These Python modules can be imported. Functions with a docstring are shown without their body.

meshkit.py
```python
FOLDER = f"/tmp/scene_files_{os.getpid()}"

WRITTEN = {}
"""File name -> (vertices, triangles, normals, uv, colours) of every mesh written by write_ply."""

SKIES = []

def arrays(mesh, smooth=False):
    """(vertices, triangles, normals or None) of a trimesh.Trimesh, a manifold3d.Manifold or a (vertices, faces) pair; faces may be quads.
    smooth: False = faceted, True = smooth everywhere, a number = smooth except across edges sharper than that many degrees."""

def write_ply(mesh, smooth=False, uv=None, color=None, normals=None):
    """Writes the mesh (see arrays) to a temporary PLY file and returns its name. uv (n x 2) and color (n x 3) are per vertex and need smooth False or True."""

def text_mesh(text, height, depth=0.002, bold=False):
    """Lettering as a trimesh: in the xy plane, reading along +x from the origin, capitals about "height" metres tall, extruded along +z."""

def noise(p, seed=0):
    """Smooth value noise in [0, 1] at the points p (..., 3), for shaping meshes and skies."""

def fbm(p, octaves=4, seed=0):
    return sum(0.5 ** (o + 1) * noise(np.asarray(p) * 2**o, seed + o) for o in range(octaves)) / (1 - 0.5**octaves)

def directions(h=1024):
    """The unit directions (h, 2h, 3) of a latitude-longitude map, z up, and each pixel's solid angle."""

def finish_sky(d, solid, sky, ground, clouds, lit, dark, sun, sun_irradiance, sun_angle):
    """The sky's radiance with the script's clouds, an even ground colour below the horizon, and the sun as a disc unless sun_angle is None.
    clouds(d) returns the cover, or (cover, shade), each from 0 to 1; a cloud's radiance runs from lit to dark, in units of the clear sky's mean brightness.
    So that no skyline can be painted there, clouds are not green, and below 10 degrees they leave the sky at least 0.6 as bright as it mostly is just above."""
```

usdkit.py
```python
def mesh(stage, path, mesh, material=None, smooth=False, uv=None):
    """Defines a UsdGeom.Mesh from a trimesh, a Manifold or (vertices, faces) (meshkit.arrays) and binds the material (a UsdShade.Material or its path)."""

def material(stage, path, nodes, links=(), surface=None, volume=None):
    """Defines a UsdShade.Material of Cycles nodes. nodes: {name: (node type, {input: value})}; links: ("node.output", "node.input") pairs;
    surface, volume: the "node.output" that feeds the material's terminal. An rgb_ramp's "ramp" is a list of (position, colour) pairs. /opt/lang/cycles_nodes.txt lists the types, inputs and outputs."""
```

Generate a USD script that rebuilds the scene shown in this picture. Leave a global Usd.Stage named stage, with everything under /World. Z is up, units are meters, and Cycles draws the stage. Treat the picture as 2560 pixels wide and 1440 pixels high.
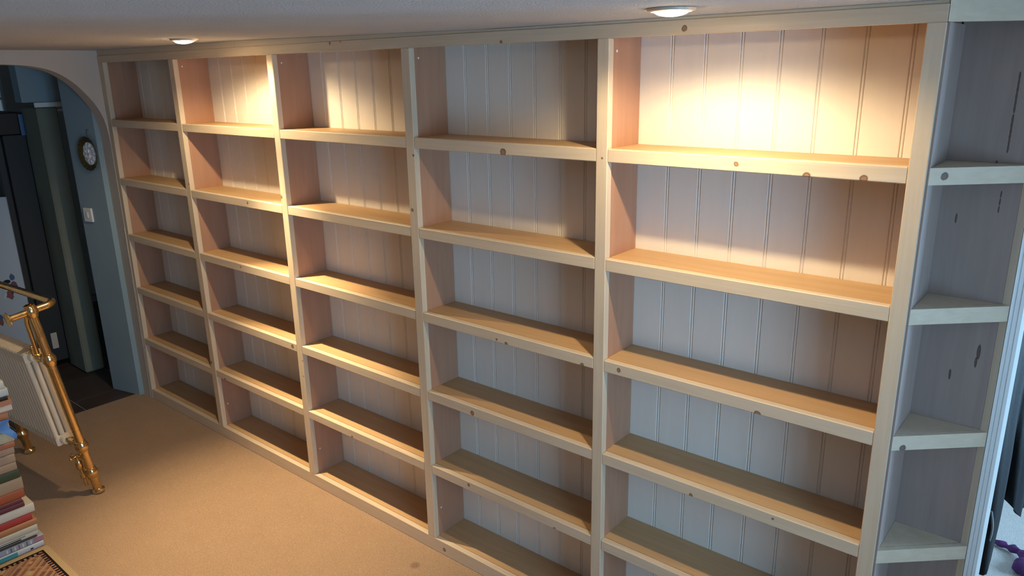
import math, random
import numpy as np, trimesh
from shapely.geometry import Polygon
from pxr import Usd, UsdGeom, UsdLux, UsdShade, Gf, Sdf, Vt
import usdkit, meshkit

random.seed(7)
rng = np.random.default_rng(7)
stage = Usd.Stage.CreateInMemory()
UsdGeom.SetStageUpAxis(stage, UsdGeom.Tokens.z)
UsdGeom.SetStageMetersPerUnit(stage, 1.0)
W = UsdGeom.Xform.Define(stage, '/World')
stage.SetDefaultPrim(W.GetPrim())
UsdGeom.Scope.Define(stage, '/World/Looks')

# ------------------------------------------------------------------ camera
CAM = (1.3574, -2.1304, 2.2168)
RIGHT, UP, FWD = (0.77043, 0.63727, -0.01797), (-0.16506, 0.22662, 0.95989), (-0.61578, 0.73657, -0.27979)
FPX = 1864.49
cam = UsdGeom.Camera.Define(stage, '/World/camera')
cam.AddTransformOp().Set(Gf.Matrix4d(*RIGHT, 0, *UP, 0, *[-c for c in FWD], 0, *CAM, 1))
cam.CreateHorizontalApertureAttr(36.0)
cam.CreateVerticalApertureAttr(36.0 * 1440 / 2560)
cam.CreateFocalLengthAttr(36.0 * FPX / 2560)
cam.CreateClippingRangeAttr(Gf.Vec2f(0.05, 100))
cam.CreateExposureAttr(0.0)

# ------------------------------------------------------------------ light
DAY = (0.40, 0.69, 1.0)          # cool daylight through the windows
WARM = (1.0, 0.76, 0.44)         # tungsten downlights
LENS_STRENGTH = 40.0          # the glowing dome itself
SPREAD = 3400.0               # the reflector's wide spill
BEAM = 300.0                  # the reflector's narrow beam, times each lamp's own factor
dome = UsdLux.DomeLight.Define(stage, '/World/sky')
dome.CreateColorAttr(Gf.Vec3f(0.55, 0.78, 1.0))
dome.CreateIntensityAttr(0.06)


def window_light(name, pos, normal, w, h, intensity, color=DAY):
    """Daylight standing in a window opening: a rect light that shines along normal."""
    n = np.array(normal, float); n /= np.linalg.norm(n)
    z = -n
    x = np.cross((0, 0, 1.0), z); x /= np.linalg.norm(x)
    y = np.cross(z, x)
    l = UsdLux.RectLight.Define(stage, '/World/' + name)
    l.AddTransformOp().Set(Gf.Matrix4d(*map(float, x), 0, *map(float, y), 0, *map(float, z), 0, *map(float, pos), 1))
    l.CreateWidthAttr(w); l.CreateHeightAttr(h)
    l.CreateIntensityAttr(intensity)
    l.CreateColorAttr(Gf.Vec3f(*color))
    return l


window_light('daylight_window', (2.92, -1.5, 1.45), (-1, 0, 0), 1.6, 1.3, 16.5)
window_light('daylight_hall', (2.92, 1.75, 1.35), (-1, 0, 0), 1.3, 1.5, 30.0)
window_light('daylight_kitchen', (-5.3, -3.12, 1.5), (0, 1, 0), 1.3, 1.0, 0.6)

# ------------------------------------------------------------------ helpers
used = {}


def numbered(path):
    k = used.get(path, 0)
    used[path] = k + 1
    return path if k == 0 else f'{path}_{k:03d}'


def obj(name, mesh, m, parent=None, smooth=False):
    path = numbered((str(parent.GetPath()) if parent else '/World') + '/' + name)
    return usdkit.mesh(stage, path, mesh, m, smooth=smooth).GetPrim()


def tag(p, label=None, cat=None, group=None, kind=None):
    for k, v in (('label', label), ('category', cat), ('group', group), ('kind', kind)):
        if v:
            p.SetCustomDataByKey(k, v)
    return p


def thing(name, label, cat, loc=(0, 0, 0), group=None):
    x = UsdGeom.Xform.Define(stage, numbered('/World/' + name))
    x.AddTranslateOp().Set(Gf.Vec3d(*loc))
    return tag(x.GetPrim(), label, cat, group)


def struct(name, mesh, m, parent=None, smooth=False, label=None, cat=None):
    p = obj(name, mesh, m, parent, smooth)
    if parent is None:
        tag(p, label, cat, kind='structure')
    return p


def cat_(*ms):
    return trimesh.util.concatenate([m for m in ms])


def bx(x0, x1, y0, y1, z0, z1, r=0.0):
    """A box, its edges chamfered by r."""
    if r <= 0:
        m = trimesh.creation.box((x1 - x0, y1 - y0, z1 - z0))
        m.apply_translation(((x0 + x1) / 2, (y0 + y1) / 2, (z0 + z1) / 2))
        return m
    pts = []
    for x, sx in ((x0, 1), (x1, -1)):
        for y, sy in ((y0, 1), (y1, -1)):
            for z, sz in ((z0, 1), (z1, -1)):
                pts += [(x, y + sy * r, z + sz * r), (x + sx * r, y, z + sz * r), (x + sx * r, y + sy * r, z)]
    return trimesh.Trimesh(pts, process=False).convex_hull


def hull(pts):
    return trimesh.Trimesh(np.array(pts, float), process=False).convex_hull


def prism(poly, z0, z1):
    m = trimesh.creation.extrude_polygon(Polygon(poly), z1 - z0, engine='earcut')
    m.apply_translation((0, 0, z0))
    return m


def place(m, origin, ex, ey, ez):
    T = np.eye(4)
    T[:3, 0], T[:3, 1], T[:3, 2], T[:3, 3] = ex, ey, ez, origin
    m = m.copy(); m.apply_transform(T)
    return m


def tube(points, r, n=16, caps=True):
    """A round tube along a polyline; r is one radius or one per point."""
    p = np.asarray(points, float)
    r = np.broadcast_to(r, len(p))
    t = np.gradient(p, axis=0); t /= np.linalg.norm(t, axis=1, keepdims=True)
    u = np.cross(t[0], (0, 0, 1.0) if abs(t[0][2]) < 0.9 else (1.0, 0, 0)); u /= np.linalg.norm(u)
    V, a = [], np.linspace(0, 2 * np.pi, n, endpoint=False)
    for k in range(len(p)):
        u = u - t[k] * (u @ t[k]); u /= np.linalg.norm(u)
        w = np.cross(t[k], u)
        V.append(p[k] + r[k] * (np.cos(a)[:, None] * u + np.sin(a)[:, None] * w))
    V = np.vstack(V); F = []
    for k in range(len(p) - 1):
        for i in range(n):
            j = (i + 1) % n
            F += [(k * n + i, k * n + j, k * n + n + j), (k * n + i, k * n + n + j, k * n + n + i)]
    if caps:
        V = np.vstack([V, p[0], p[-1]]); a0, b0 = len(V) - 2, len(V) - 1
        L = (len(p) - 1) * n
        for i in range(n):
            j = (i + 1) % n
            F += [(a0, j, i), (b0, L + i, L + j)]
    m = trimesh.Trimesh(V, F, process=False)
    return m


def lathe(profile, n=28):
    """profile: (radius, z) pairs from bottom to top."""
    return trimesh.creation.revolve(np.array(profile, float), sections=n)


def ball(c, r, sub=3):
    m = trimesh.creation.icosphere(sub, r); m.apply_translation(c)
    return m


def grid(nx, ny, f):
    """A sheet of nx x ny points, f(s, t) -> point with s, t in 0..1."""
    s, t = np.meshgrid(np.linspace(0, 1, nx), np.linspace(0, 1, ny), indexing='ij')
    V = f(s.ravel(), t.ravel())
    i = np.arange(nx * ny).reshape(nx, ny)
    q = np.stack([i[:-1, :-1], i[1:, :-1], i[1:, 1:], i[:-1, 1:]], -1).reshape(-1, 4)
    return trimesh.Trimesh(V, np.vstack([q[:, [0, 1, 2]], q[:, [0, 2, 3]]]), process=False)


# ------------------------------------------------------------------ materials
L = '/World/Looks/'


def mat(name, nodes, links, surface='p.BSDF'):
    return usdkit.material(stage, L + name, nodes, links, surface=surface)


def plain(name, color, rough=0.5, metallic=0.0, **kw):
    return mat(name, {'p': ('principled_bsdf', {'base_color': color, 'roughness': rough, 'metallic': metallic, **kw})}, [])


def grained(name, c1, c2, stretch, rough=0.5, bump=0.15, spots=(), spot_color=((0.10, 0.045, 0.02), (0.30, 0.15, 0.07)), dist=0.002, big=0.35, c3=None, zs=1.0, nz=0.006):
    """Wood: noise stretched along the grain, broad colour drift, and knots (x, y, z, radius, dark rim) at given places."""
    nodes = {
        'g': ('geometry', {}),
        'm': ('mapping', {'scale': stretch}),
        'n': ('noise_texture', {'scale': 1.0, 'detail': 5.0, 'roughness': 0.6, 'distortion': 0.6}),
        'r': ('rgb_ramp', {'ramp': [(0.3, c2), (0.7, c1)]}),
        'n2': ('noise_texture', {'scale': 2.2, 'detail': 2.0}),
        'mx': ('mix', {'mix_type': 'mix', 'color2': c3 or c2}),
        'mr': ('map_range', {'from_min': 0.4, 'from_max': 0.75, 'to_min': 0.0, 'to_max': big, 'clamp': True}),
        'b': ('bump', {'strength': bump, 'distance': dist}),
        'p': ('principled_bsdf', {'roughness': rough, 'specular_ior_level': 0.35}),
    }
    links = [('g.position', 'm.vector'), ('m.vector', 'n.vector'), ('n.fac', 'r.fac'), ('g.position', 'n2.vector'), ('n2.fac', 'mr.value'),
             ('mr.result', 'mx.fac'), ('r.color', 'mx.color1'), ('n.fac', 'b.height'), ('b.normal', 'p.normal')]
    out = 'mx.color'
    if spots:
        prev = None
        nodes['sn'] = ('noise_texture', {'scale': 60.0, 'detail': 2.0})
        nodes['so'] = ('vector_math', {'math_type': 'scale', 'scale': nz})
        nodes['sa'] = ('vector_math', {'math_type': 'add'})
        nodes['sz'] = ('vector_math', {'math_type': 'multiply', 'vector2': (1.0, 1.0, zs)})
        links.append(('sa.vector', 'sz.vector1'))
        links += [('g.position', 'sn.vector'), ('sn.color', 'so.vector1'), ('so.vector', 'sa.vector1'), ('g.position', 'sa.vector2')]
        for k, (x, y, z, r) in enumerate(spots):
            nodes[f'd{k}'] = ('vector_math', {'math_type': 'distance', 'vector2': (x + nz / 2, y + nz / 2, (z + nz / 2) * zs)})
            nodes[f'q{k}'] = ('math', {'math_type': 'divide', 'value2': r})
            links += [('sz.vector', f'd{k}.vector1'), (f'd{k}.value', f'q{k}.value1')]
            if prev is None:
                prev = f'q{k}.value'
            else:
                nodes[f'k{k}'] = ('math', {'math_type': 'minimum'})
                links += [(prev, f'k{k}.value1'), (f'q{k}.value', f'k{k}.value2')]
                prev = f'k{k}.value'
        dark, mid = spot_color
        nodes['sr'] = ('rgb_ramp', {'ramp': [(0, dark), (0.2, mid), (0.6, mid), (0.85, dark), (1.0, dark)]})
        nodes['sf'] = ('map_range', {'from_min': 0.9, 'from_max': 1.25, 'to_min': 0.9, 'to_max': 0.0, 'clamp': True})
        nodes['sm'] = ('mix', {'mix_type': 'mix'})
        links += [(prev, 'sr.fac'), (prev, 'sf.value'), ('sf.result', 'sm.fac'), (out, 'sm.color1'), ('sr.color', 'sm.color2')]
        out = 'sm.color'
    links.append((out, 'p.base_color'))
    return mat(name, nodes, links)


KNOTS = [(-.456, 1.926, .013), (.449, 1.939, .007), (.656, 1.917, .011), (.806, 1.922, .010), (.063, 1.186, .008), (.572, 1.164, .011), (.364, .797, .006), (.649, .819, .004),
         (-.661, .806, .010), (-.698, .443, .007), (-.224, .418, .006), (.262, 2.328, .008), (-1.433, 2.345, .006), (-.453, 2.315, .006), (-.094, 1.168, .008), (-.46, 1.169, .007),
         (-.51, 1.176, .005), (-1.970, .814, .011), (-2.482, .583, .005), (-2.745, .42, .009), (-1.516, .421, .007), (-.874, .030, .009), (-1.36, 2.351, .004), (-2.4, 1.19, .006), (-2.25, 1.565, .007)]
VKNOTS = [(-.944, 2.32, .010), (-1.902, 2.345, .009), (-.965, 1.658, .007), (-1.926, 1.626, .008), (-2.855, 1.617, .006), (-2.884, .50, .009), (-.941, 1.889, .005), (-.020, 1.93, .004), (-1.895, .66, .004), (-1.89, .75, .004)]
PINE1, PINE2, PINE3 = (0.66, 0.55, 0.415), (0.58, 0.465, 0.335), (0.63, 0.50, 0.40)
M = {}
M['pine_rail'] = grained('pine_rail', PINE1, PINE2, (3, 60, 60), 0.5, 0.12, [(x, 0.0, z, r) for x, z, r in KNOTS], c3=PINE3)
M['pine_stile'] = grained('pine_stile', PINE1, PINE2, (60, 60, 3), 0.5, 0.12, [(x, 0.0, z, r) for x, z, r in VKNOTS], c3=PINE3)
M['pine_corner'] = grained('pine_corner', PINE1, PINE2, (20, 20, 60), 0.5, 0.12, [(.989, .034, 1.939 - 0.0, .010), (.983, .028, 1.171, .009)], ((0.03, 0.02, 0.015), (0.12, 0.07, 0.05)), c3=PINE3)
M['ply_side'] = grained('ply_side', (0.45, 0.252, 0.160), (0.39, 0.208, 0.130), (30, 30, 2.5), 0.55, 0.08, c3=(0.42, 0.222, 0.14), big=0.6)
M['ply_shelf'] = grained('ply_shelf', (0.57, 0.375, 0.20), (0.49, 0.31, 0.155), (2.5, 35, 35), 0.5, 0.06, c3=(0.50, 0.30, 0.15), big=0.6)
M['ply_corner'] = grained('ply_corner', (0.37, 0.29, 0.255), (0.31, 0.24, 0.215), (45, 45, 2.5), 0.6, 0.1,
                          [(1.097, .199, z, .0022) for z in (2.00, 2.015, 2.03, 2.045, 2.06, 2.075, 2.10, 2.115, 2.13, 2.15, 2.165, 2.18)] + [(1.099, .199, z, .0018) for z in (1.84, 1.86, 1.88)] + [(1.108, .199, 1.437, .0042), (1.105, .199, 1.406, .003), (1.047, .199, 1.355, .003), (1.077, .199, 1.953, .0028), (1.004, .199, 1.806, .0025), (1.06, .199, .62, .003)], ((0.05, 0.03, 0.025), (0.12, 0.08, 0.06)), c3=(0.34, 0.245, 0.215), big=0.6, zs=0.2, nz=0.002)
M['board_white'] = grained('board_white', (0.82, 0.77, 0.71), (0.79, 0.74, 0.68), (30, 30, 3), 0.6, 0.03, c3=(0.79, 0.74, 0.67), big=0.5)


def rough_wall(name, color, scale, strength, rough=0.85, dist=0.004, mottle=0.08):
    c = np.array(color)
    return mat(name, {'g': ('geometry', {}), 'n': ('noise_texture', {'scale': scale, 'detail': 4.0, 'roughness': 0.6}),
                      'n2': ('noise_texture', {'scale': 3.0, 'detail': 3.0}), 'r': ('rgb_ramp', {'ramp': [(0.3, tuple(c * (1 - mottle))), (0.7, tuple(np.minimum(c * (1 + mottle), 1)))]}),
                      'b': ('bump', {'strength': strength, 'distance': dist}), 'p': ('principled_bsdf', {'roughness': rough, 'specular_ior_level': 0.25})},
               [('g.position', 'n.vector'), ('g.position', 'n2.vector'), ('n.fac', 'b.height'), ('b.normal', 'p.normal'), ('n2.fac', 'r.fac'), ('r.color', 'p.base_color')])


M['plaster'] = rough_wall('plaster', (0.56, 0.50, 0.44), 9.0, 0.12, mottle=0.04)
M['kitchen_paint'] = rough_wall('kitchen_paint', (0.25, 0.34, 0.39), 9.0, 0.12, mottle=0.04)
M['pier_paint'] = rough_wall('pier_paint', (0.20, 0.21, 0.165), 9.0, 0.2, mottle=0.1)
M['ceiling'] = rough_wall('ceiling', (0.73, 0.74, 0.76), 170.0, 1.0, dist=0.012, mottle=0.02)
M['tile'] = rough_wall('tile', (0.060, 0.045, 0.040), 14.0, 0.2, rough=0.45, mottle=0.3)
M['grout'] = plain('grout', (0.30, 0.29, 0.28), 0.8)


def carpet(name, c1, c2, stain=None):
    nodes = {'g': ('geometry', {}), 'n': ('noise_texture', {'scale': 150.0, 'detail': 3.0, 'roughness': 0.75}), 'n2': ('noise_texture', {'scale': 7.0, 'detail': 4.0}),
             'n3': ('voronoi_texture', {'scale': 260.0}),
             'r': ('rgb_ramp', {'ramp': [(0.25, c2), (0.75, c1)]}), 'r2': ('rgb_ramp', {'ramp': [(0.3, (0.95, 0.95, 0.95)), (0.7, (1.0, 1.0, 1.0))]}),
             'x': ('mix', {'mix_type': 'multiply', 'fac': 1.0}), 'b': ('bump', {'strength': 0.7, 'distance': 0.006}),
             'p': ('principled_bsdf', {'roughness': 0.95, 'specular_ior_level': 0.1, 'sheen_weight': 0.15, 'sheen_roughness': 0.5})}
    links = [('g.position', 'n.vector'), ('g.position', 'n2.vector'), ('g.position', 'n3.vector'), ('n.fac', 'r.fac'), ('n2.fac', 'r2.fac'), ('r.color', 'x.color1'), ('r2.color', 'x.color2'), ('n3.distance', 'b.height'), ('b.normal', 'p.normal')]
    out = 'x.color'
    if stain:
        nodes['d'] = ('vector_math', {'math_type': 'distance', 'vector2': stain[:3]})
        nodes['f'] = ('map_range', {'from_min': stain[3] * 0.5, 'from_max': stain[3], 'to_min': 0.45, 'to_max': 0.0, 'clamp': True})
        nodes['s'] = ('mix', {'mix_type': 'mix', 'color2': (0.10, 0.06, 0.05)})
        links += [('g.position', 'd.vector1'), ('d.value', 'f.value'), ('f.result', 's.fac'), (out, 's.color1')]
        out = 's.color'
    return mat(name, nodes, links + [(out, 'p.base_color')])


M['carpet'] = carpet('carpet', (0.51, 0.34, 0.215), (0.31, 0.20, 0.125), (-0.93, -0.14, 0.0, 0.03))
M['hall_carpet'] = carpet('hall_carpet', (0.62, 0.58, 0.55), (0.50, 0.46, 0.44))
M['brass'] = mat('brass', {'g': ('geometry', {}), 'n': ('noise_texture', {'scale': 25.0, 'detail': 3.0}), 'r': ('map_range', {'from_min': 0.3, 'from_max': 0.7, 'to_min': 0.12, 'to_max': 0.28}),
                           'p': ('principled_bsdf', {'base_color': (0.78, 0.56, 0.27), 'metallic': 1.0})}, [('g.position', 'n.vector'), ('n.fac', 'r.value'), ('r.result', 'p.roughness')])
M['enamel'] = plain('enamel', (0.80, 0.68, 0.52), 0.35)
M['white_paint'] = plain('white_paint', (0.72, 0.73, 0.72), 0.4)
M['switch'] = plain('switch', (0.80, 0.80, 0.78), 0.3)
M['lens'] = mat('lens', {'e': ('emission', {'color': WARM, 'strength': LENS_STRENGTH}), 't': ('transparent_bsdf', {'color': (0.95, 0.95, 0.95)}), 'a': ('add_closure', {})}, [('e.emission', 'a.closure1'), ('t.BSDF', 'a.closure2')], 'a.closure')      # glowing glass that lets the bulb's light through
M['lamp_rim'] = plain('lamp_rim', (0.75, 0.70, 0.60), 0.3, 0.6)
M['fridge'] = plain('fridge', (0.035, 0.038, 0.042), 0.35)
M['seam'] = plain('seam', (0.006, 0.006, 0.006), 0.6)
M['dark_wood'] = plain('dark_wood', (0.030, 0.017, 0.012), 0.5)
M['blue_cloth'] = plain('blue_cloth', (0.10, 0.20, 0.42), 0.8)
M['coat'] = rough_wall('coat', (0.012, 0.014, 0.017), 40.0, 0.3, rough=0.65, mottle=0.3)
M['coat_trim'] = plain('coat_trim', (0.35, 0.38, 0.40), 0.4)
M['purple'] = rough_wall('purple', (0.075, 0.025, 0.10), 60.0, 0.6, rough=0.9, mottle=0.3)
M['silver'] = mat('silver', {'g': ('geometry', {}), 'n': ('noise_texture', {'scale': 110.0, 'detail': 3.0}), 'b': ('bump', {'strength': 0.8, 'distance': 0.004}),
                             'p': ('principled_bsdf', {'base_color': (0.80, 0.82, 0.86), 'metallic': 0.35, 'roughness': 0.3})}, [('g.position', 'n.vector'), ('n.fac', 'b.height'), ('b.normal', 'p.normal')])
M['gilt'] = plain('gilt', (0.16, 0.12, 0.05), 0.4, 0.8)
M['glass'] = mat('glass', {'f': ('fresnel', {'IOR': 1.45}), 't': ('transparent_bsdf', {'color': (0.96, 0.97, 0.97)}), 'g': ('glossy_bsdf', {'roughness': 0.02}), 'm': ('mix_closure', {})},
                 [('f.fac', 'm.fac'), ('t.BSDF', 'm.closure1'), ('g.BSDF', 'm.closure2')], 'm.closure')
M['paper'] = plain('paper', (0.62, 0.58, 0.50), 0.8)

# ------------------------------------------------------------------ the room
XL = -3.81          # face of the arch wall
YB = 0.225          # wall behind the bookcase


def ceil_z(x):
    return 2.362 + 0.023 * np.clip((-np.asarray(x) - 0.5) / 1.7, 0, 1)


struct('floor', bx(-3.985, 2.9, -4.3, 0.24, -0.06, 0.0), M['carpet'])
struct('floor', bx(0.9, 2.9, 0.24, 3.2, -0.06, -0.001), M['hall_carpet'])
import manifold3d as m3
LAMPS = ((-2.085, -0.315), (0.385, -0.315))         # recessed downlights: round holes in the ceiling
sq = m3.CrossSection([[(-3.95, -4.3), (2.95, -4.3), (2.95, 3.2), (-3.95, 3.2)]])
for lx, ly in LAMPS:
    sq = sq - m3.CrossSection.circle(.050, 40).translate((lx, ly))
mm = m3.Manifold.extrude(sq, 0.08).refine_to_length(0.45).to_mesh()
cv, cf = np.array(mm.vert_properties[:, :3], float), np.array(mm.tri_verts)
cv[:, 2] += ceil_z(cv[:, 0])
struct('ceiling', trimesh.Trimesh(cv, cf, process=False), M['ceiling'], smooth=20)
struct('wall_back', bx(-3.95, 1.185, YB, 0.335, 0, 2.50), M['plaster'])
struct('wall_front', bx(-4.1, 3.0, -4.4, -4.3, 0, 2.5), M['plaster'])
# right wall with a window, and the hall's window beyond
wy0, wy1, wz0, wz1 = -2.30, -0.70, 0.80, 2.10
hy0, hy1, hz0, hz1 = 1.10, 2.40, 0.60, 2.10
struct('wall_right', cat_(bx(2.8, 3.0, -4.4, wy0, 0, 2.5), bx(2.8, 3.0, wy1, hy0, 0, 2.5), bx(2.8, 3.0, hy1, 3.3, 0, 2.5), bx(2.8, 3.0, wy0, wy1, 0, wz0), bx(2.8, 3.0, wy0, wy1, wz1, 2.5),
                          bx(2.8, 3.0, hy0, hy1, 0, hz0), bx(2.8, 3.0, hy0, hy1, hz1, 2.5)), M['plaster'])
for n_, (a, b, c, d) in (('window_1', (wy0, wy1, wz0, wz1)), ('window_2', (hy0, hy1, hz0, hz1))):
    w = UsdGeom.Xform.Define(stage, '/World/' + n_).GetPrim(); tag(w, kind='structure')
    mid = (a + b) / 2
    obj('window_frame', cat_(bx(2.82, 2.88, a, a + .05, c, d), bx(2.82, 2.88, b - .05, b, c, d), bx(2.82, 2.88, a + .05, b - .05, c, c + .05), bx(2.82, 2.88, a + .05, b - .05, d - .05, d), bx(2.82, 2.88, mid - .02, mid + .02, c + .05, d - .05)), M['white_paint'], w)
    obj('pane', bx(2.845, 2.849, a + .05, mid - .02, c + .05, d - .05), M['glass'], w)
    obj('pane', bx(2.845, 2.849, mid + .02, b - .05, c + .05, d - .05), M['glass'], w)
struct('wall_hall_end', bx(0.9, 3.0, 3.2, 3.3, 0, 2.5), M['plaster'])
struct('wall_hall', bx(0.90, 1.00, 0.335, 3.2, 0, 2.5), M['plaster'])

# arch wall: the opening's outline measured on the wall's face (y, z)
ARCH = [(-0.002, 0.0), (-0.002, 1.80), (-0.006, 1.885), (-0.018, 1.96), (-0.048, 2.04), (-0.105, 2.127), (-0.184, 2.211), (-0.297, 2.274), (-0.422, 2.298), (-0.55, 2.304), (-0.68, 2.298), (-0.80, 2.274), (-0.913, 2.211), (-0.99, 2.127), (-1.045, 2.04), (-1.075, 1.96), (-1.085, 1.885), (-1.09, 1.80), (-1.09, 0.0)]
from scipy.interpolate import PchipInterpolator
tt = np.linspace(0, 1, len(ARCH) - 2)
mid_pts = np.array(ARCH[1:-1])
ts = np.linspace(0, 1, 61)
curve = np.stack([PchipInterpolator(tt, mid_pts[:, 0])(ts), PchipInterpolator(tt, mid_pts[:, 1])(ts)], 1)
outline = [(YB + 0.11, 0.0), (YB + 0.11, 2.5)] + [(-4.4, 2.5), (-4.4, 0.0), (-1.09, 0.0)] + [tuple(p) for p in curve[::-1]] + [(-0.002, 0.0)]
aw = prism(outline, 0, 0.13)
aw = place(aw, (XL - 0.13, 0, 0), (0, 1, 0), (0, 0, 1), (1, 0, 0))
struct('wall_left', aw, M['plaster'])
# short wall beyond the arch that carries the tray and the light switch
nw = prism([(-3.94, -0.036), (-4.22, -0.103), (-4.30, 0.33), (-3.94, 0.33)], 0, 2.5)
struct('wall_passage', nw, M['kitchen_paint'])

# kitchen beyond
struct('floor', bx(-7.1, -3.985, -3.2, 1.0, -0.06, -0.008), M['grout'])
kf = UsdGeom.Xform.Define(stage, '/World/floor_tiles').GetPrim(); tag(kf, kind='structure')
for i in range(-1, 7):
    for j in range(-5, 3):
        x1, y1 = -3.99 - 0.42 * i + 0.21, -0.383 + 0.42 * j
        if x1 - 0.414 < -3.99:
            obj('tile', bx(x1 - 0.414, min(x1, -3.988), y1 + 0.004, y1 + 0.416, -0.02, -0.002, 0.002), M['tile'], kf)
struct('ceiling_kitchen', bx(-7.1, -3.95, -3.2, 1.0, 2.5, 2.6), M['ceiling'])
struct('wall_kitchen_back', bx(-7.1, -4.08, 0.9, 1.0, 0, 2.5), M['plaster'])
struct('wall_kitchen_front', cat_(bx(-7.1, -5.95, -3.2, -3.1, 0, 2.5), bx(-4.65, -3.94, -3.2, -3.1, 0, 2.5), bx(-5.95, -4.65, -3.2, -3.1, 0, 1.0), bx(-5.95, -4.65, -3.2, -3.1, 2.0, 2.5)), M['plaster'])
struct('wall_kitchen_end', cat_(bx(-7.1, -7.0, -3.2, 0.28, 0, 2.5), bx(-7.1, -7.0, 0.42, 1.0, 0, 2.5), bx(-7.1, -7.0, 0.28, 0.42, 0, 1.85), bx(-7.1, -7.0, 0.28, 0.42, 2.30, 2.5)), M['plaster'])
w = UsdGeom.Xform.Define(stage, '/World/window_3').GetPrim(); tag(w, kind='structure')
obj('window_frame', cat_(bx(-7.05, -7.01, 0.28, 0.30, 1.85, 2.30), bx(-7.05, -7.01, 0.40, 0.42, 1.85, 2.30), bx(-7.05, -7.01, 0.30, 0.40, 2.04, 2.06)), M['white_paint'], w)
obj('pane', bx(-7.032, -7.028, 0.30, 0.40, 1.85, 2.30), M['glass'], w)
struct('wall_kitchen', bx(-4.72, -4.60, -0.215, 0.9, 2.065, 2.5), M['kitchen_paint'])
d1 = UsdGeom.Xform.Define(stage, '/World/door_1').GetPrim(); tag(d1, kind='structure')
obj('lintel', bx(-4.60, -4.585, -0.145, 0.5, 2.030, 2.063, .003), M['white_paint'], d1)
obj('door_stop', bx(-4.72, -4.70, -0.06, 0.5, 1.995, 2.010, .002), M['white_paint'], d1)
struct('wall_pier', bx(-5.0, -4.69, -0.104, 0.036, 0, 2.03, 0.012), M['pier_paint'])
fr = thing('fridge', 'tall black fridge freezer in the kitchen seen through the arch', 'fridge', (-5.35, -0.2, 0))
obj('body', bx(-0.33, 0.33, -0.05, 0.11, 0.05, 1.83, .006), M['fridge'], fr)
obj('door', bx(-0.33, 0.335, -0.118, -0.056, 0.06, 1.83, .012), M['fridge'], fr)
obj('top_box', bx(-0.30, 0.335, -0.30, 0.15, 1.832, 1.985, .004), M['dark_wood'], fr)
tag(obj('vent_grille', bx(0.331, 0.338, 0.0, 0.045, 0.16, 0.29, .002), M['plaster'], fr), 'pale vent plate low on the side')
pb = thing('notice_board', 'pale board crowded with photos beside the black fridge beyond the arch', 'noticeboard')
bn = np.array((0.80, -0.60, 0.0)); bt = np.array((0.60, 0.80, 0.0)); bo = np.array((-4.94, -0.330, 0.0))
obj('board', place(bx(-0.62, 0.0, 0.0, 1.40, -0.02, 0.0, .003), bo, bt, (0, 0, 1), bn), plain('board_face', (0.55, 0.62, 0.70), 0.25), pb)
PC = [plain(f'photo_tone_{k}', c, 0.35) for k, c in enumerate([(0.03, 0.03, 0.05), (0.30, 0.12, 0.12), (0.45, 0.50, 0.60), (0.10, 0.16, 0.28), (0.70, 0.74, 0.78), (0.08, 0.20, 0.10), (0.22, 0.10, 0.14)])]
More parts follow.
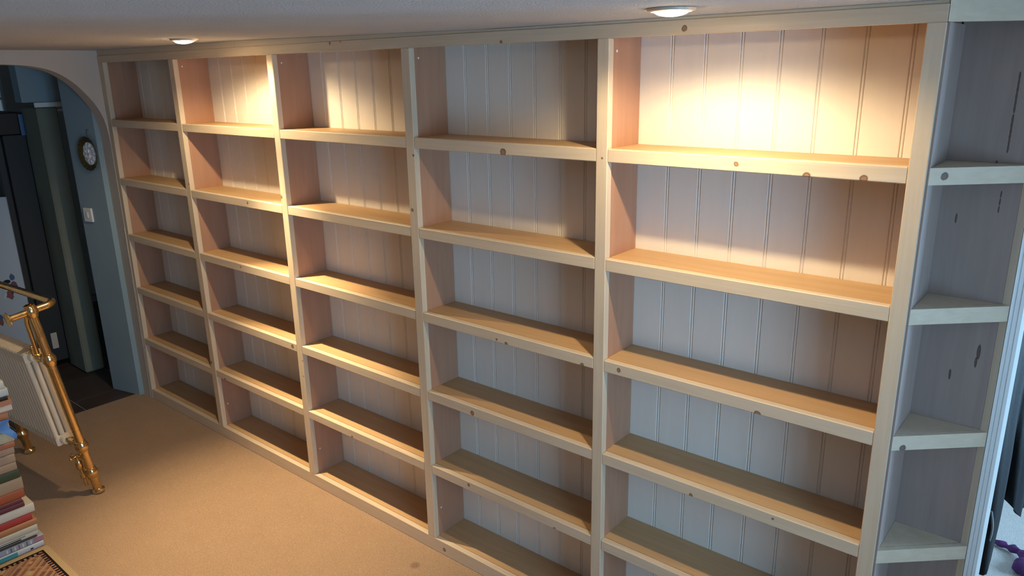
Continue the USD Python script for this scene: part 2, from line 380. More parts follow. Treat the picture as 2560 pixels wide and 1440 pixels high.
for k in range(44):
    x, z = rng.uniform(-0.56, -0.04), rng.uniform(0.45, 1.06)
    a, b = rng.uniform(0.012, 0.03), rng.uniform(0.015, 0.04)
    ang = np.linspace(0, 2 * np.pi, 9)[:-1] + rng.uniform(0, 1)
    rr = 1 + rng.uniform(-.3, .3, 8)
    ph = prism([(x + a * np.cos(q) * s, z + b * np.sin(q) * s) for q, s in zip(ang, rr)], 0.0003, 0.0015 + 0.0004 * (k % 5))
    obj('photo', place(ph, bo, bt, (0, 0, 1), bn), PC[k % len(PC)], pb)
tag(obj('tea_towel', grid(8, 12, lambda s, t: np.stack([-4.98 + 0.012 * np.sin(9 * s), -0.135 + 0.075 * s, 1.975 - 0.15 * t], 1)), M['blue_cloth']), 'small blue cloth hanging from the top of the black fridge', 'cloth')

# tray and light switch on the short wall
wt = np.array([-0.28, -0.067, 0.0]); wt /= np.linalg.norm(wt)              # along the wall
wn = np.array([-wt[1], wt[0], 0.0]) * -1.0
wn = wn if wn[1] < 0 else -wn                                              # out of the wall
tc = np.array([-3.94, -0.036, 1.737]) + wt * 0.075 + wn * 0.002


def tray_ring(r0, r1, d0, d1, n=72, sc=0.0):
    a = np.linspace(0, 2 * np.pi, n, endpoint=False)
    wave = 1 + sc * np.abs(np.sin(9 * a))
    V = []
    for r, d, ww in ((r0, d0, np.ones(n)), (r1, d1, wave), (r1, d1 - 0.004, wave), (r0, d0 - 0.004, np.ones(n))):
        V.append(tc + (0.090 * r * ww * np.cos(a))[:, None] * wt + (0.108 * r * ww * np.sin(a))[:, None] * np.array([0, 0, 1.0]) + d * wn)
    V = np.vstack(V); F = []
    for k in range(4):
        for i in range(n):
            j = (i + 1) % n; A, B = k * n, ((k + 1) % 4) * n
            F += [(A + i, A + j, B + j), (A + i, B + j, B + i)]
    return trimesh.Trimesh(V, F, process=False)


tr = thing('wall_tray', 'oval silver tray with scalloped dark gilt rim hanging beyond the arch', 'tray')
obj('rim', tray_ring(0.70, 1.0, 0.012, 0.026, sc=0.05), M['gilt'], tr)
a = np.linspace(0, 2 * np.pi, 60, endpoint=False)
rings = []
for r in np.linspace(0.02, 0.74, 9):
    d = 0.012 + 0.005 * np.cos(9 * a) * np.sin(r * 9) + 0.003 * np.cos(r * 14)
    rings.append(tc + (0.090 * r * np.cos(a))[:, None] * wt + (0.108 * r * np.sin(a))[:, None] * np.array([0, 0, 1.0]) + d[:, None] * wn)
V = np.vstack(rings); F = []
for k in range(8):
    for i in range(60):
        j = (i + 1) % 60
        F += [(k * 60 + i, k * 60 + 60 + j, k * 60 + j), (k * 60 + i, k * 60 + 60 + i, k * 60 + 60 + j)]
obj('relief', trimesh.Trimesh(V, F, process=False), M['silver'], tr, smooth=40)
hk = np.array([tc + 0.004 * wn + wt * (0.012 * math.cos(q) - 0.01) + np.array([0, 0, 0.128 + 0.03 * math.sin(q)]) for q in np.linspace(-0.6, 1.9, 12)])
obj('hanging_wire', tube(hk, 0.0016, 6), M['gilt'], tr)
ls = thing('light_switch', 'white light switch on the short wall beyond the arch', 'switch')
sc_ = np.array([-3.94, -0.036, 1.315]) + wt * 0.205 + wn * 0.0005
obj('face_plate', place(bx(-0.043, 0.043, -0.048, 0.048, 0.0, 0.014, .003), sc_, wt, (0, 0, 1), wn), M['switch'], ls)
obj('rocker', place(bx(-0.010, 0.010, -0.020, 0.020, 0.014, 0.019, .002), sc_, wt, (0, 0, 1), wn), M['switch'], ls)

# ------------------------------------------------------------------ the bookcase
ZB, ZT, ZJ = 0.07, 2.311, 2.353
SH = [1.9605, 1.5841, 1.2082, 0.8351, 0.4594]
D, LIP, FT = 0.207, 0.044, 0.029
ST = [(-2.897, -2.8444), (-1.9328, -1.8841), (-0.9821, -0.9334), (-0.0448, 0.0), (0.9106, 0.9547)]


def x0_at(z):                                      # the leftmost stile follows a wall out of plumb
    return -3.806 + 0.063 * (z - ZB) / (ZT - ZB)


bc = thing('built_in_bookcase', 'wall-long built-in pine bookcase of five bays of empty shelves', 'bookcase')
zc = lambda x: float(ceil_z(x)) - 0.0005
# face frame
obj('base_rail', bx(-3.855, 0.9106, 0.0, FT, 0.0, ZB, .002), M['pine_rail'], bc)
obj('top_rail', bx(-3.8095, -2.872, 0.0, FT, ZT, ZJ, .0015), M['pine_rail'], bc)
obj('top_rail', bx(-2.871, 0.9547, 0.0, FT, ZT, ZJ, .0015), M['pine_rail'], bc)
obj('cover_strip', hull([(x, y, z) for x in (-3.8095, -2.2) for y in (.004, FT) for z in (ZJ + .0005, zc(x))]), M['pine_rail'], bc)
obj('cover_strip', hull([(x, y, z) for x in (-2.199, -0.5) for y in (.004, FT) for z in (ZJ + .0005, zc(x))]), M['pine_rail'], bc)
obj('cover_strip', bx(-0.499, 0.9547, .004, FT, ZJ + .0005, zc(0)), M['pine_rail'], bc)
obj('stile', hull([(x, y, z) for z in (ZB, ZT) for y in (0.0, FT) for x in (XL + .0005, x0_at(z))]), M['pine_stile'], bc)
for a, b in ST:
    obj('stile', bx(a, b, 0.0, FT, 0.0 if a > .9 else ZB, ZT, .002), M['pine_stile'], bc)
obj('scribe_batten', hull([(x, y, z) for z, c in ((0.0, -3.835), (1.25, -3.812)) for x in (c - .003, c) for y in (-0.004, 0.0)]), M['pine_stile'], bc)
# uprights
obj('side_panel', hull([(x, y, z) for z in (0.0, 2.335) for y in (FT + .0005, D + .001) for x in (x0_at(z) - .018, x0_at(z) - .002)]), M['ply_side'], bc)
M['filler'] = plain('filler', (0.85, 0.85, 0.84), 0.6)
for a, b in ST:
    xs = b - (.003 if b < .9 else .004)
    sp_ = obj('side_panel', bx(a + .002, xs, FT + .0005, D - .001, 0.0, 2.335), M['ply_side'], bc)
    if b < .9:
        for zf in (2.272, 0.21):
            dot = trimesh.creation.cylinder(.0042, .0012, sections=12)
            obj('screw_filler', place(dot, (xs + .0003, .052, zf), (0, 0, 1), (0, 1, 0), (-1, 0, 0)), M['filler'], sp_)
obj('top_panel', bx(-3.80, 0.9547, FT + .0005, D, 2.336, 2.350), M['ply_shelf'], bc)
# shelves
bays = [(None, ST[0][0])] + [(ST[k][1], ST[k + 1][0]) for k in range(4)]
for k, (a, b) in enumerate(bays):
    for z in SH + [ZB]:
        l, u = (a, a - .003) if a is not None else (x0_at(z), x0_at(z) - .002)
        r, ru = b, b + .002
        th = .018
        if z == ZB:
            obj('shelf', bx(u + .0005, ru - .0005, FT + .0005, D - .0005, z - th, z), M['ply_shelf'], bc)
            continue
        sh = obj('shelf', bx(u + .0005, ru - .0005, FT + .0005, D - .0005, z - th, z), M['ply_shelf'], bc)
        obj('lipping', bx(l, r, 0.0005 + .0006 * ((k * 7 + int(z * 10)) % 3), FT, z - LIP, z, .0025), M['pine_rail'], sh)
# grooved back boards, each board with the bead on its right edge
GRV = [[-3.70 + .1215 * i for i in range(7)], [-2.731, -2.606, -2.484, -2.362, -2.240, -2.118, -1.997], [-1.782, -1.655, -1.532, -1.410, -1.289, -1.168, -1.046],
       [-.828, -.708, -.589, -.467, -.347, -.229, -.108], [.115, .234, .355, .477, .598, .721, .842]]


def back_board(x0, x1, first, last):
    y, d, yb = D, 0.0040, D + 0.012
    P = [(x0, y + (0 if first else d))]
    if not first:
        P += [(x0 + .0022, y + .0003), (x0 + .003, y)]
    if last:
        P += [(x1, y), (x1, yb), (x0, yb)]
    else:
        P += [(x1 - .0118, y), (x1 - .0110, y + .0003), (x1 - .0088, y + d), (x1 - .0066, y + .0006), (x1 - .0044, y), (x1 - .0022, y + .0006), (x1, y + d), (x1, yb), (x0, yb)]
    return prism(P, 0.0, 2.335)


for k, (a, b) in enumerate(bays):
    l = (a if a is not None else -3.83) - .02
    ed = [l] + [g + .0055 for g in GRV[k] if l + .01 < g < b + .015] + [b + .022]
    for i in range(len(ed) - 1):
        if k and i == 0:
            pass
        obj('back_board', back_board(ed[i] + (.0002 if i == 0 else 0), ed[i + 1] - .0002 * (i == len(ed) - 2), i == 0, i == len(ed) - 2), M['board_white'], bc)

# ------------------------------------------------------------------ the angled end unit
C0, C1 = np.array([.9560, 0.001]), np.array([1.1625, .1925])
en = thing('corner_shelf_unit', 'narrow angled end unit of triangular shelves beside the doorway', 'shelf unit')
ct = (C1 - C0) / np.linalg.norm(C1 - C0); cn = np.array([-ct[1], ct[0]])      # along the front, into the unit
obj('back_panel', bx(.9550, 1.1560, .1990, .2170, 0.0, 2.335), M['ply_corner'], en)
obj('side_panel', bx(.9549, .9605, .0040, .1985, 0.0, 2.3105), M['ply_corner'], en)
obj('post', prism([(1.1430, .1985), tuple(C1 + (-.0015, .001)), (1.1640, .1985)], 0.0, 2.335), M['pine_stile'], en)
q0, q1 = C0 + ct * .004, C1 - ct * .002
for z in SH + [ZB]:
    tri = [tuple(C0 + cn * .022 + ct * .012 + (0.006, 0)), tuple(C1 + (-.025, .0045)), (.9615, .1982)]
    tri = [(.9610, .0300), (1.1380, .1982), (.9610, .1982)]
    sh = obj('shelf', prism(tri, z - .018, z), M['pine_corner'], en)
    p = [tuple(q0), tuple(q1), tuple(q1 + cn * .004), (1.1400, .1975), (.9612, .0285), (.9560, .0205)]
    obj('lipping', prism([tuple(q0), tuple(q1), (1.1425, .1980), (.9610, .0280)], z - LIP if z > .1 else 0.0, z), M['pine_corner'], sh)
obj('top_rail', prism([tuple(C0), tuple(C1), (1.1425, .1980), (.9562, .0260)], ZT, zc(1)), M['pine_corner'], en)
# corner trim: a white moulding with two grooves that turns the end of the wall
T0 = C1 + (0.0006, 0.0006)
prof = [T0, T0 + (.0055, .0030), T0 + (.0075, .0068), T0 + (.0095, .0056), T0 + (.0165, .0090), T0 + (.0185, .0126), T0 + (.0205, .0110), T0 + (.0285, .0170), T0 + (.0295, .1400), T0 + (.0240, .1400), T0 + (.0240, .0310), (1.1650, .2235), (1.1650, .1990)]
struct('trim_1', prism([tuple(map(float, p)) for p in prof], 0.0, zc(1)), M['white_paint'])

# ------------------------------------------------------------------ downlights
for (x, y, tilt, tw, cone, amp, wide, lab) in ((-2.085, -0.315, 9.5, -2.0, 32.0, 50.0, 1.5, 'lit ceiling downlight over the left bays, the smaller in view'), (0.385, -0.315, 0.0, 20.0, 50.0, 2.2, 1.0, 'lit ceiling downlight over the right bays, the larger in view')):
    zz = float(ceil_z(x)) - 0.001
    dl = thing('downlight', lab, 'light', (x, y, zz), 'recessed downlights along the bookcase')
    ring = lathe([(.047, -.002), (.047, -.006), (.052, -.008), (.060, -.006), (.063, 0.0), (.047, 0.0), (.047, -.002)], 40)
    obj('rim', ring, M['lamp_rim'], dl, smooth=30)
    obj('can', cat_(lathe([(.0495, 0.0), (.0495, .075), (0, .075), (0, .073), (.0475, .073), (.0475, 0.0), (.0495, 0.0)], 32)), M['lamp_rim'], dl, smooth=30)
    lens = lathe([(.046 * math.sin(q), -.004 - .016 * math.cos(q)) for q in np.linspace(0, np.pi / 2, 10)] + [(0.0, -.004)], 32)
    lens.apply_transform(trimesh.transformations.rotation_matrix(-math.radians(tilt), (0, 1, 0), (0, 0, -.006)))
    obj('lens', lens, M['lens'], dl, smooth=40)
    ax = np.array((math.sin(math.radians(tilt)), math.sin(math.radians(tw)), 0)); ax[2] = -math.sqrt(1 - ax @ ax)      # the reflector's axis
    for nm, axis, cone_, inten, rad_ in (('beam', ax, cone, BEAM * amp * 2.25, .016), ('spill', np.array((0, 0.0, -1.0)), 78.0, SPREAD * wide, .016)):
        sl = UsdLux.SphereLight.Define(stage, str(dl.GetPath()) + '/' + nm)
        zx = -axis; xx = np.cross((0, 1.0, 0), zx); xx /= np.linalg.norm(xx); yy = np.cross(zx, xx)
        sl.AddTransformOp().Set(Gf.Matrix4d(*map(float, xx), 0, *map(float, yy), 0, *map(float, zx), 0, 0, 0, .008, 1))
        sl.CreateRadiusAttr(rad_); sl.CreateIntensityAttr(inten); sl.CreateColorAttr(Gf.Vec3f(*WARM))
        sh_ = UsdLux.ShapingAPI.Apply(sl.GetPrim()); sh_.CreateShapingConeAngleAttr(cone_); sh_.CreateShapingConeSoftnessAttr(1.0 if nm == 'beam' else 0.35)

# ------------------------------------------------------------------ the towel radiator
RO = np.array([-2.799, -0.788, 0.0]); tl = 0.137
REX, e0 = np.array([.9963, .0857, 0]), np.array([-.0857, .9963, 0])
REY = e0 * math.cos(tl) + np.array([0, 0, math.sin(tl)]); REZ = np.array([0, 0, math.cos(tl)]) - e0 * math.sin(tl)
rd = thing('towel_radiator', 'cream column radiator in a brass towel rail frame standing near the arch', 'radiator')


def R(m):
    return place(m, RO, REX, REY, REZ)


def rp(name, m, k, smooth=35):
    return obj(name, R(m), M[k], rd, smooth)


H1, H2, H3, HT, BC, BR, LX = .132, .303, .836, 1.112, .120, -.111, -.83
for px in (0.0, LX):
    prof = [(0, .004), (.030, .004), (.034, .010), (.034, .016), (.026, .024), (.021, .030), (.021, H1 - .030), (.027, H1 - .028), (.029, H1 - .022), (.024, H1 - .018)]
    post = [(.0, .004), (.030, .004), (.034, .010), (.033, .018), (.025, .026), (.0215, .034), (.0215, HT), (0, HT)]
    p = rp('post', trimesh.util.concatenate([lathe(post, 24)]).apply_translation((px, 0, 0)), 'brass')
    for h in (H1, H2, H3, HT):
        col = lathe([(.0215, -.034), (.026, -.032), (.026, -.026), (.030, -.018), (.0335, -.006), (.0335, .006), (.030, .018), (.026, .026), (.026, .032), (.0215, .034)], 24)
        col.apply_translation((px, 0, h))
        rp('ball_joint', col, 'brass')
    # arm to the wall rose
    arm = tube([(px, -.020, HT), (px, BR + .006, HT)], .0165, 18)
    rp('wall_arm', arm, 'brass')
    rose = lathe([(.017, .020), (.020, .010), (.030, .006), (.038, .003), (.038, -.001), (.034, -.001), (.030, .002), (.016, .004), (.0, .004)], 28)
    rose.apply_transform(trimesh.transformations.rotation_matrix(-np.pi / 2, (1, 0, 0)))
    rose.apply_translation((px, BR, HT))
    rp('wall_rose', rose, 'brass')
    # drop tube beside the post
    rp('drop_tube', tube([(px - .020, -.022, HT - .02), (px - .026, -.028, HT - .06), (px - .030, -.030, H3 + .09), (px - .034, -.030, H3 + .045)], .0115, 14), 'brass')
# the bent hand rail
pts = [(0.0, .018, HT), (0.0, BC - .05, HT)]
pts += [(-.05 + .05 * math.cos(q), BC - .05 + .05 * math.sin(q), HT) for q in np.linspace(0.2, np.pi / 2 - .0, 8)]
pts += [(LX * f, BC, HT) for f in (.25, .5, .75)]
pts += [(LX + .05 - .05 * math.sin(q), BC - .05 + .05 * math.cos(q), HT) for q in np.linspace(0, np.pi / 2 - .2, 8)]
pts += [(LX, BC - .05, HT), (LX, .018, HT)]
rp('hand_rail', tube(pts, .0185, 20), 'brass')
# unions to the insert, and the valve
for h, hs in ((H3, .849), (H2 + .012, .340)):
    for px, sg in ((0.0, -1), (LX, 1)):
        rp('union', cat_(tube([(px + sg * .020, -.006, h), (px + sg * .086, -.028, hs)], .0155, 16), tube([(px + sg * .045, -.013, h + .4 * (hs - h)), (px + sg * .068, -.020, h + .7 * (hs - h))], .021, 8)), 'brass')
        rp('end_boss', tube([(px + sg * .080, -.028, hs), (px + sg * .096, -.030, hs), (px + sg * .102, -.030, hs)], [.026, .030, .030], 24), 'enamel')
rp('bleed_valve', cat_(tube([(-.085, -.030, H3 + .022), (-.085, -.030, H3 + .060)], .013, 12), tube([(-.085, -.058, H3 + .052), (-.085, -.002, H3 + .052)], .006, 10), ball((-.085, -.030, H3 + .066), .012, 2)), 'brass')
rp('valve', cat_(tube([(-.042, -.030, H1 + .105), (-.042, -.030, H1 - .080)], [.010, .010], 12), lathe([(.010, -.03), (.018, -.02), (.020, 0), (.018, .02), (.010, .03)], 16).apply_translation((-.042, -.030, H1 + .055)),
                 lathe([(.010, -.02), (.016, -.012), (.016, .012), (.010, .02)], 16).apply_translation((-.042, -.030, H1 - .015)), tube([(-.045, -.030, H1 + .10), (-.014, -.010, H1 + .10)], .009, 10),
                 tube([(-.078, -.040, H1 + .112), (-.012, -.020, H1 + .112)], .0075, 10), tube([(-.036, -.062, H1 + .112), (-.050, .004, H1 + .112)], .0075, 10), ball((-.078, -.040, H1 + .112), .010, 2), ball((-.036, -.062, H1 + .112), .010, 2)), 'brass')
# the cast sections
I0, I1, IB, PITCH = .314, .875, -.030, .0355
NS = 17
sec = []
for b in (-.032, 0.0, .032):
    sec.append(tube([(0, IB + b, I0 + .03), (0, IB + b, I1 - .03)], .0125, 10))
for zc_, hh in ((I0 + .026, .026), (I1 - .026, .026)):
    pr = [(-.046, -.020), (-.040, -.026), (.040, -.026), (.046, -.020), (.046, .020), (.040, .026), (-.040, .026), (-.046, .020)]
    blk = prism([(IB + y, zc_ + z) for y, z in pr], -.0155, .0155)
    sec.append(place(blk, (0, 0, 0), (0, 1, 0), (0, 0, 1), (1, 0, 0)))
    hub = lathe([(0, -.0177), (.022, -.0177), (.022, .0177), (0, .0177)], 18)
    sec.append(place(hub, (0, IB, zc_), (0, 1, 0), (0, 0, 1), (1, 0, 0)))
sec = trimesh.util.concatenate(sec)
for k in range(NS):
    s_ = sec.copy(); s_.apply_translation((-.116 - PITCH * k, 0, 0))
    rp('radiator_section', s_, 'enamel')

# ------------------------------------------------------------------ the rug
RX0, RY1 = -2.475, -1.165


def rug_material():
    N = {'g': ('geometry', {}), 's': ('separate_xyz', {}),
         'u': ('math', {'math_type': 'subtract', 'value2': RX0}), 'v': ('math', {'math_type': 'subtract', 'value1': RY1}), 'd': ('math', {'math_type': 'minimum'}),
         # teeth along both edges
         'tu': ('math', {'math_type': 'multiply', 'value2': 46.0}), 'tuf': ('math', {'math_type': 'fraction'}), 'tv': ('math', {'math_type': 'multiply', 'value2': 46.0}), 'tvf': ('math', {'math_type': 'fraction'}),
         'sel': ('math', {'math_type': 'less_than'}), 'tm': ('mix_float', {}), 'tooth': ('math', {'math_type': 'greater_than', 'value2': 0.5}),
         'td': ('map_range', {'from_min': 0, 'from_max': 1, 'to_min': 0.040, 'to_max': 0.058}), 'in1': ('math', {'math_type': 'greater_than', 'value2': 0.030}), 'in2': ('math', {'math_type': 'less_than'}), 'band': ('math', {'math_type': 'multiply'}),
         'w1': ('wave_texture', {'wave_type': 'bands', 'bands_direction': 'diagonal', 'scale': 14.0, 'distortion': 1.5, 'detail': 1.0}), 'vo': ('voronoi_texture', {'scale': 9.0, 'metric': 'manhattan', 'randomness': 0.6}),
         'wr': ('math', {'math_type': 'greater_than', 'value2': 0.62}), 'vr': ('rgb_ramp', {'interpolate': False, 'ramp': [(0.0, (0.40, 0.30, 0.17)), (0.22, (0.25, 0.10, 0.06)), (0.45, (0.30, 0.16, 0.10)), (0.62, (0.17, 0.08, 0.06))]}),
         'field': ('mix', {'mix_type': 'mix', 'color2': (0.36, 0.24, 0.14)}), 'wf': ('math', {'math_type': 'multiply', 'value2': 0.8}),
         'inner': ('math', {'math_type': 'greater_than', 'value2': 0.034}), 'c1': ('mix', {'mix_type': 'mix', 'color1': (0.42, 0.31, 0.18)}), 'c2': ('mix', {'mix_type': 'mix', 'color2': (0.016, 0.010, 0.012)}),
         'n': ('noise_texture', {'scale': 240.0, 'detail': 2.0}), 'b': ('bump', {'strength': 0.6, 'distance': 0.004}), 'p': ('principled_bsdf', {'roughness': 0.95, 'specular_ior_level': 0.1})}
    K = [('g.position', 's.vector'), ('s.x', 'u.value1'), ('s.y', 'v.value2'), ('u.value', 'd.value1'), ('v.value', 'd.value2'), ('u.value', 'tu.value1'), ('tu.value', 'tuf.value1'), ('v.value', 'tv.value1'), ('tv.value', 'tvf.value1'),
         ('u.value', 'sel.value1'), ('v.value', 'sel.value2'), ('sel.value', 'tm.fac'), ('tuf.value', 'tm.a'), ('tvf.value', 'tm.b'), ('tm.result', 'tooth.value1'), ('tooth.value', 'td.value'), ('d.value', 'in1.value1'), ('d.value', 'in2.value1'), ('td.result', 'in2.value2'),
         ('in1.value', 'band.value1'), ('in2.value', 'band.value2'), ('g.position', 'w1.vector'), ('g.position', 'vo.vector'), ('w1.fac', 'wr.value1'), ('wr.value', 'wf.value1'), ('vo.distance', 'vr.fac'), ('vr.color', 'field.color1'), ('wf.value', 'field.fac'),
         ('d.value', 'inner.value1'), ('inner.value', 'c1.fac'), ('field.color', 'c1.color2'), ('c1.color', 'c2.color1'), ('band.value', 'c2.fac'), ('c2.color', 'p.base_color'), ('g.position', 'n.vector'), ('n.fac', 'b.height'), ('b.normal', 'p.normal')]
    return mat('rug', N, K)


tag(obj('patterned_rug', bx(RX0, RX0 + 1.3, RY1 - 1.5, RY1, 0.0005, 0.009, .003), rug_material()), 'tan and rust geometric rug with black toothed border on the carpet', 'rug')

# ------------------------------------------------------------------ the stack of books
def cover_mat(name, c):
    return plain('book_' + name, c, 0.45)


BOOKS = [  # z0, z1, y of the right end, colour of the spine, label
    (.000, .030, -1.173, (0.52, 0.55, 0.58), 'white and teal photographic hardback, lowest of the stack', 'teal'),
    (.030, .062, -1.167, (0.36, 0.36, 0.40), 'grey photographic book with a pink end, second from the bottom', 'pink'),
    (.062, .071, -1.195, (0.015, 0.013, 0.015), 'thin black paperback low in the stack, under cream books', None),
    (.071, .097, -1.186, (0.56, 0.52, 0.44), 'cream book with a black bar on its spine', 'bar'),
    (.097, .128, -1.184, (0.55, 0.50, 0.38), 'thick cream book below the orange one', None),
    (.128, .158, -1.180, (0.42, 0.19, 0.08), 'orange brown book below the bright red one', None),
    (.158, .196, -1.195, (0.42, 0.045, 0.035), 'bright red book under the wide white one', None),
    (.196, .241, -1.178, (0.62, 0.58, 0.48), 'thick white book jutting out below two maroon books', None),
    (.241, .268, -1.215, (0.13, 0.025, 0.035), 'maroon book lying on the wide white one', None),
    (.268, .290, -1.222, (0.15, 0.03, 0.03), 'thin dark red book with plain spine', None),
    (.290, .335, -1.206, (0.36, 0.085, 0.03), 'rust red book under the thickest tan one', None),
    (.335, .395, -1.203, (0.38, 0.27, 0.17), 'thickest tan book of the stack, below the green one', None),
    (.395, .440, -1.208, (0.035, 0.055, 0.025), 'dark green book halfway up the stack', None),
    (.440, .480, -1.212, (0.36, 0.25, 0.16), 'tan book lying on the dark green one', None),
    (.480, .522, -1.210, (0.40, 0.28, 0.19), 'pale tan book, second above the dark green one', None),
    (.522, .556, -1.206, (0.40, 0.27, 0.18), 'tan book under the orange red one', None),
    (.556, .583, -1.200, (0.40, 0.14, 0.07), 'thin orange red book under the cream green one', None),
    (.583, .636, -1.196, (0.50, 0.47, 0.33), 'thick cream and green book below the blue cloth', None),
    (.636, .690, -1.205, (0.46, 0.33, 0.22), 'brown book with the blue cloth hanging over it', None),
    (.690, .735, -1.200, (0.45, 0.18, 0.08), 'orange book resting just above the blue cloth', None),
    (.735, .790, -1.174, (0.45, 0.20, 0.11), 'orange covered book with white page edges near the top', 'pages'),
    (.790, .812, -1.186, (0.012, 0.010, 0.010), 'black book second below the white top one', None),
    (.812, .850, -1.181, (0.50, 0.56, 0.54), 'pale grey green book just under the topmost', None),
    (.850, .888, -1.192, (0.62, 0.60, 0.52), 'white book on top of the stack', None),
]
BX = -2.500
jit = np.random.default_rng(3)
for k, (z0, z1, ye, col, lab, extra) in enumerate(BOOKS):
    ln, dp = 0.235 + .03 * jit.random(), .165 + .03 * jit.random()
    xf = BX + jit.uniform(-.006, .004)
    z1 -= .0006
    t = z1 - z0
    ct_ = min(.0032, t * .22)
    bk = thing('book', lab, 'book', (xf, ye, z0), 'books stacked on the carpet at the left edge')
    mk = cover_mat(f'{k:02d}', col)
    if extra == 'pages':
        obj('cover', cat_(bx(-dp, 0, -ln, 0, 0, ct_), bx(-dp, 0, -ln, 0, t - ct_ - .022, t), bx(-dp, -dp + .004, -ln, 0, ct_, t - ct_)), mk, bk)
        obj('pages', bx(-dp + .004, -.002, -ln + .003, -.003, ct_, t - ct_ - .022), M['paper'], bk)
    else:
        n = 7
        arc = [(.004 * math.sin(q), t / 2 - (t / 2) * math.cos(q)) for q in np.linspace(0, np.pi, n)]
        sp = prism([(x, z) for x, z in arc] + [(-ct_, t), (-ct_, 0)], 0, ln)
        sp = place(sp, (0, 0, 0), (1, 0, 0), (0, 0, 1), (0, -1, 0))
        obj('cover', cat_(bx(-dp, -ct_ * .9, -ln, 0, 0, ct_), bx(-dp, -ct_ * .9, -ln, 0, t - ct_, t), sp), mk, bk)
        obj('pages', bx(-dp + .004, -ct_, -ln + .003, -.003, ct_, t - ct_), M['paper'], bk)
    if extra == 'bar':
        tag(obj('title_bar', bx(.0030, .0046, -.21, -.075, t * .22, t * .45), M['seam'], bk), 'black printed bar on the spine')
        tag(obj('title_line', bx(.0030, .0044, -.20, -.055, t * .66, t * .74), M['seam'], bk), 'thin printed line on the spine')
    if extra == 'teal':
        tag(obj('spine_picture', bx(.0030, .0046, -.235, -.115, t * .12, t * .85), plain('teal_print', (0.06, 0.30, 0.32), 0.4), bk), 'teal part of the spine picture')
        obj('spine_mark', bx(.0030, .0046, -.060, -.048, t * .25, t * .5), M['seam'], bk)
    if extra == 'pink':
        tag(obj('spine_picture', bx(.0030, .0046, -.045, -.001, t * .12, t * .85), plain('pink_print', (0.40, 0.19, 0.24), 0.4), bk), 'pink end of the spine picture')
        for q in range(7):
            obj('spine_mark', bx(.0030, .0045, -.06 - .017 * q, -.054 - .017 * q, t * .15, t * .8), PC[(q * 3) % 4] if q % 2 else M['paper'], bk)


def blue(s, t):
    y = -1.285 + .085 * s + .012 * np.sin(6 * t + 3 * s)
    z = .706 - (.02 + .085 * s * (1.2 - .2 * s)) * t - .004
    x = BX + .012 + .012 * np.sin(5 * s + 4 * t) * t + .006 * t
    return np.stack([x, y, z], 1)


bl = grid(14, 14, blue)
bl2 = bl.copy(); bl2.vertices[:, 0] -= .002; bl2.invert()
tag(obj('blue_cloth', cat_(bl, bl2), plain('blue_plastic', (0.07, 0.21, 0.52), 0.4), smooth=True), 'crumpled bright blue cloth hanging out of the book stack', 'cloth')

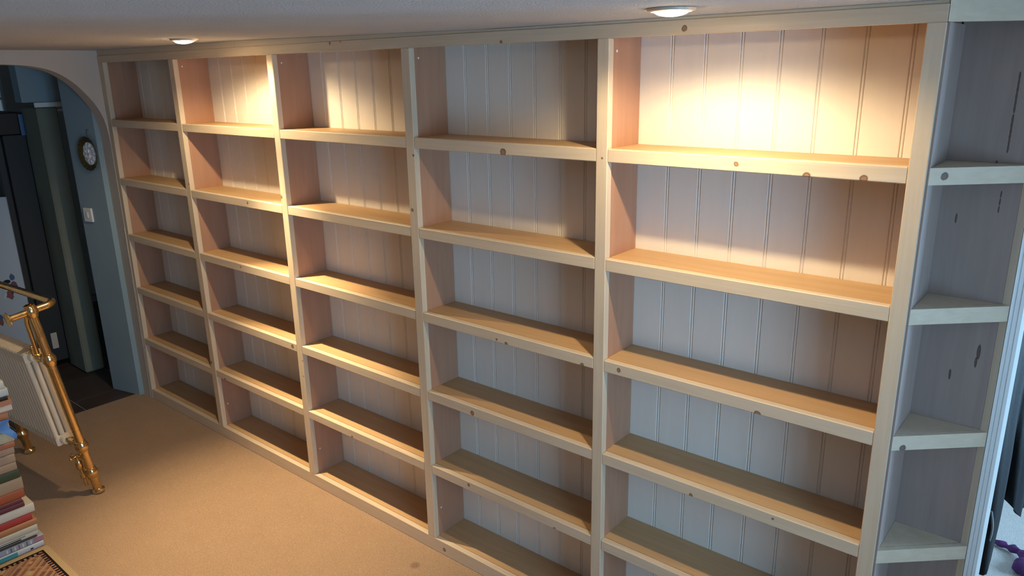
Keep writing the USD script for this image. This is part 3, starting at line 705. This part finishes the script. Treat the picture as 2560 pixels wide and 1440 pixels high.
# ------------------------------------------------------------------ coats and scarf beyond the doorway
def coat(cx, cy, hw, hd, zt, zb, seed, hem):
    n, k = 64, 26
    a = np.linspace(0, 2 * np.pi, n, endpoint=False)
    V = []
    for i, f in enumerate(np.linspace(0, 1, k)):
        z = zt + (zb - zt) * f
        w = .35 + .65 * min(1, f * 5) ** .6 if f < .2 else 1.0 + .12 * (f - .2)
        fold = 1 + (.05 + .13 * f) * np.sin(7 * a + seed + 1.5 * f) + (.03 + .05 * f) * np.sin(13 * a + 2 * seed - 2 * f)
        fold += .10 * (meshkit.noise(np.stack([np.cos(a) * 2 + seed, np.sin(a) * 2, np.full(n, f * 6)], 1), seed) - .5)
        zz = np.full(n, z) + (hem * np.sin(a * 2 + seed) + .02 * np.sin(5 * a)) * f ** 3
        V.append(np.stack([cx + hd * w * fold * np.cos(a), cy + hw * w * fold * np.sin(a), zz], 1))
    V = np.vstack(V); F = []
    for i in range(k - 1):
        for j in range(n):
            j2 = (j + 1) % n
            F += [(i * n + j, i * n + n + j2, i * n + j2), (i * n + j, i * n + n + j, i * n + n + j2)]
    V = np.vstack([V, V[:n].mean(0)]); t_ = len(V) - 1
    F += [(t_, j, (j + 1) % n) for j in range(n)]
    V[:, 0] = np.maximum(V[:, 0], 1.0015)
    return trimesh.Trimesh(V, F, process=False)


rk = thing('coat_rack', 'wooden peg rail on the hall wall that the dark coats hang from', 'coat rack')
obj('rail', bx(1.0005, 1.018, .60, 1.75, 1.70, 1.78, .004), M['dark_wood'], rk)
for y in (.84, 1.28, 1.60):
    obj('peg', tube([(1.018, y, 1.74), (1.07, y, 1.735), (1.105, y, 1.715), (1.13, y, 1.72), (1.135, y, 1.745)], .009, 10), M['brass'], rk)
c1 = thing('coat', 'long dark coat with a pale zip, nearest the white doorway trim', 'coat', group='dark coats beyond the doorway')
obj('shell', coat(1.105, .84, .15, .070, 1.66, .40, 1, .03), M['coat'], c1, smooth=True)
zp = np.array([(1.166 + .012 * math.sin(3 * q), .77 + .02 * q, .66 - .16 * q) for q in np.linspace(0, 1, 10)])
tag(obj('zip', tube(zp, .004, 8), M['coat_trim'], c1), 'pale curved zip')
c2 = thing('coat', 'dark coat with a ragged hem hanging behind the zipped one', 'coat', group='dark coats beyond the doorway')
obj('shell', coat(1.125, 1.28, .15, .095, 1.66, .46, 4, .04), M['coat'], c2, smooth=True)
sp_ = np.array([(1.10, 1.70, .016), (1.147, 1.69, .02), (1.182, 1.675, .022), (1.223, 1.66, .026), (1.262, 1.62, .032), (1.275, 1.56, .036), (1.255, 1.52, .03), (1.29, 1.50, .034), (1.34, 1.53, .03)])
from scipy.interpolate import CubicSpline
spl = CubicSpline(np.arange(len(sp_)), sp_)(np.linspace(0, len(sp_) - 1, 60))
rad = .012 + .018 * np.clip((np.linspace(0, 1, 60) - .3) * 2.2, 0, 1) + .004 * np.sin(np.linspace(0, 40, 60))
spl[:, 2] = np.maximum(spl[:, 2], rad + .001)
sm = tube(spl, rad, 16)
sm.vertices += .012 * (meshkit.noise(sm.vertices * 60, 5) - .5)[:, None] * np.array([1, 1, .6])
sm.vertices[:, 2] = np.maximum(sm.vertices[:, 2], .0005)
tag(obj('purple_scarf', sm, M['purple'], smooth=True), 'crumpled dark purple scarf on the pale hall carpet', 'scarf')
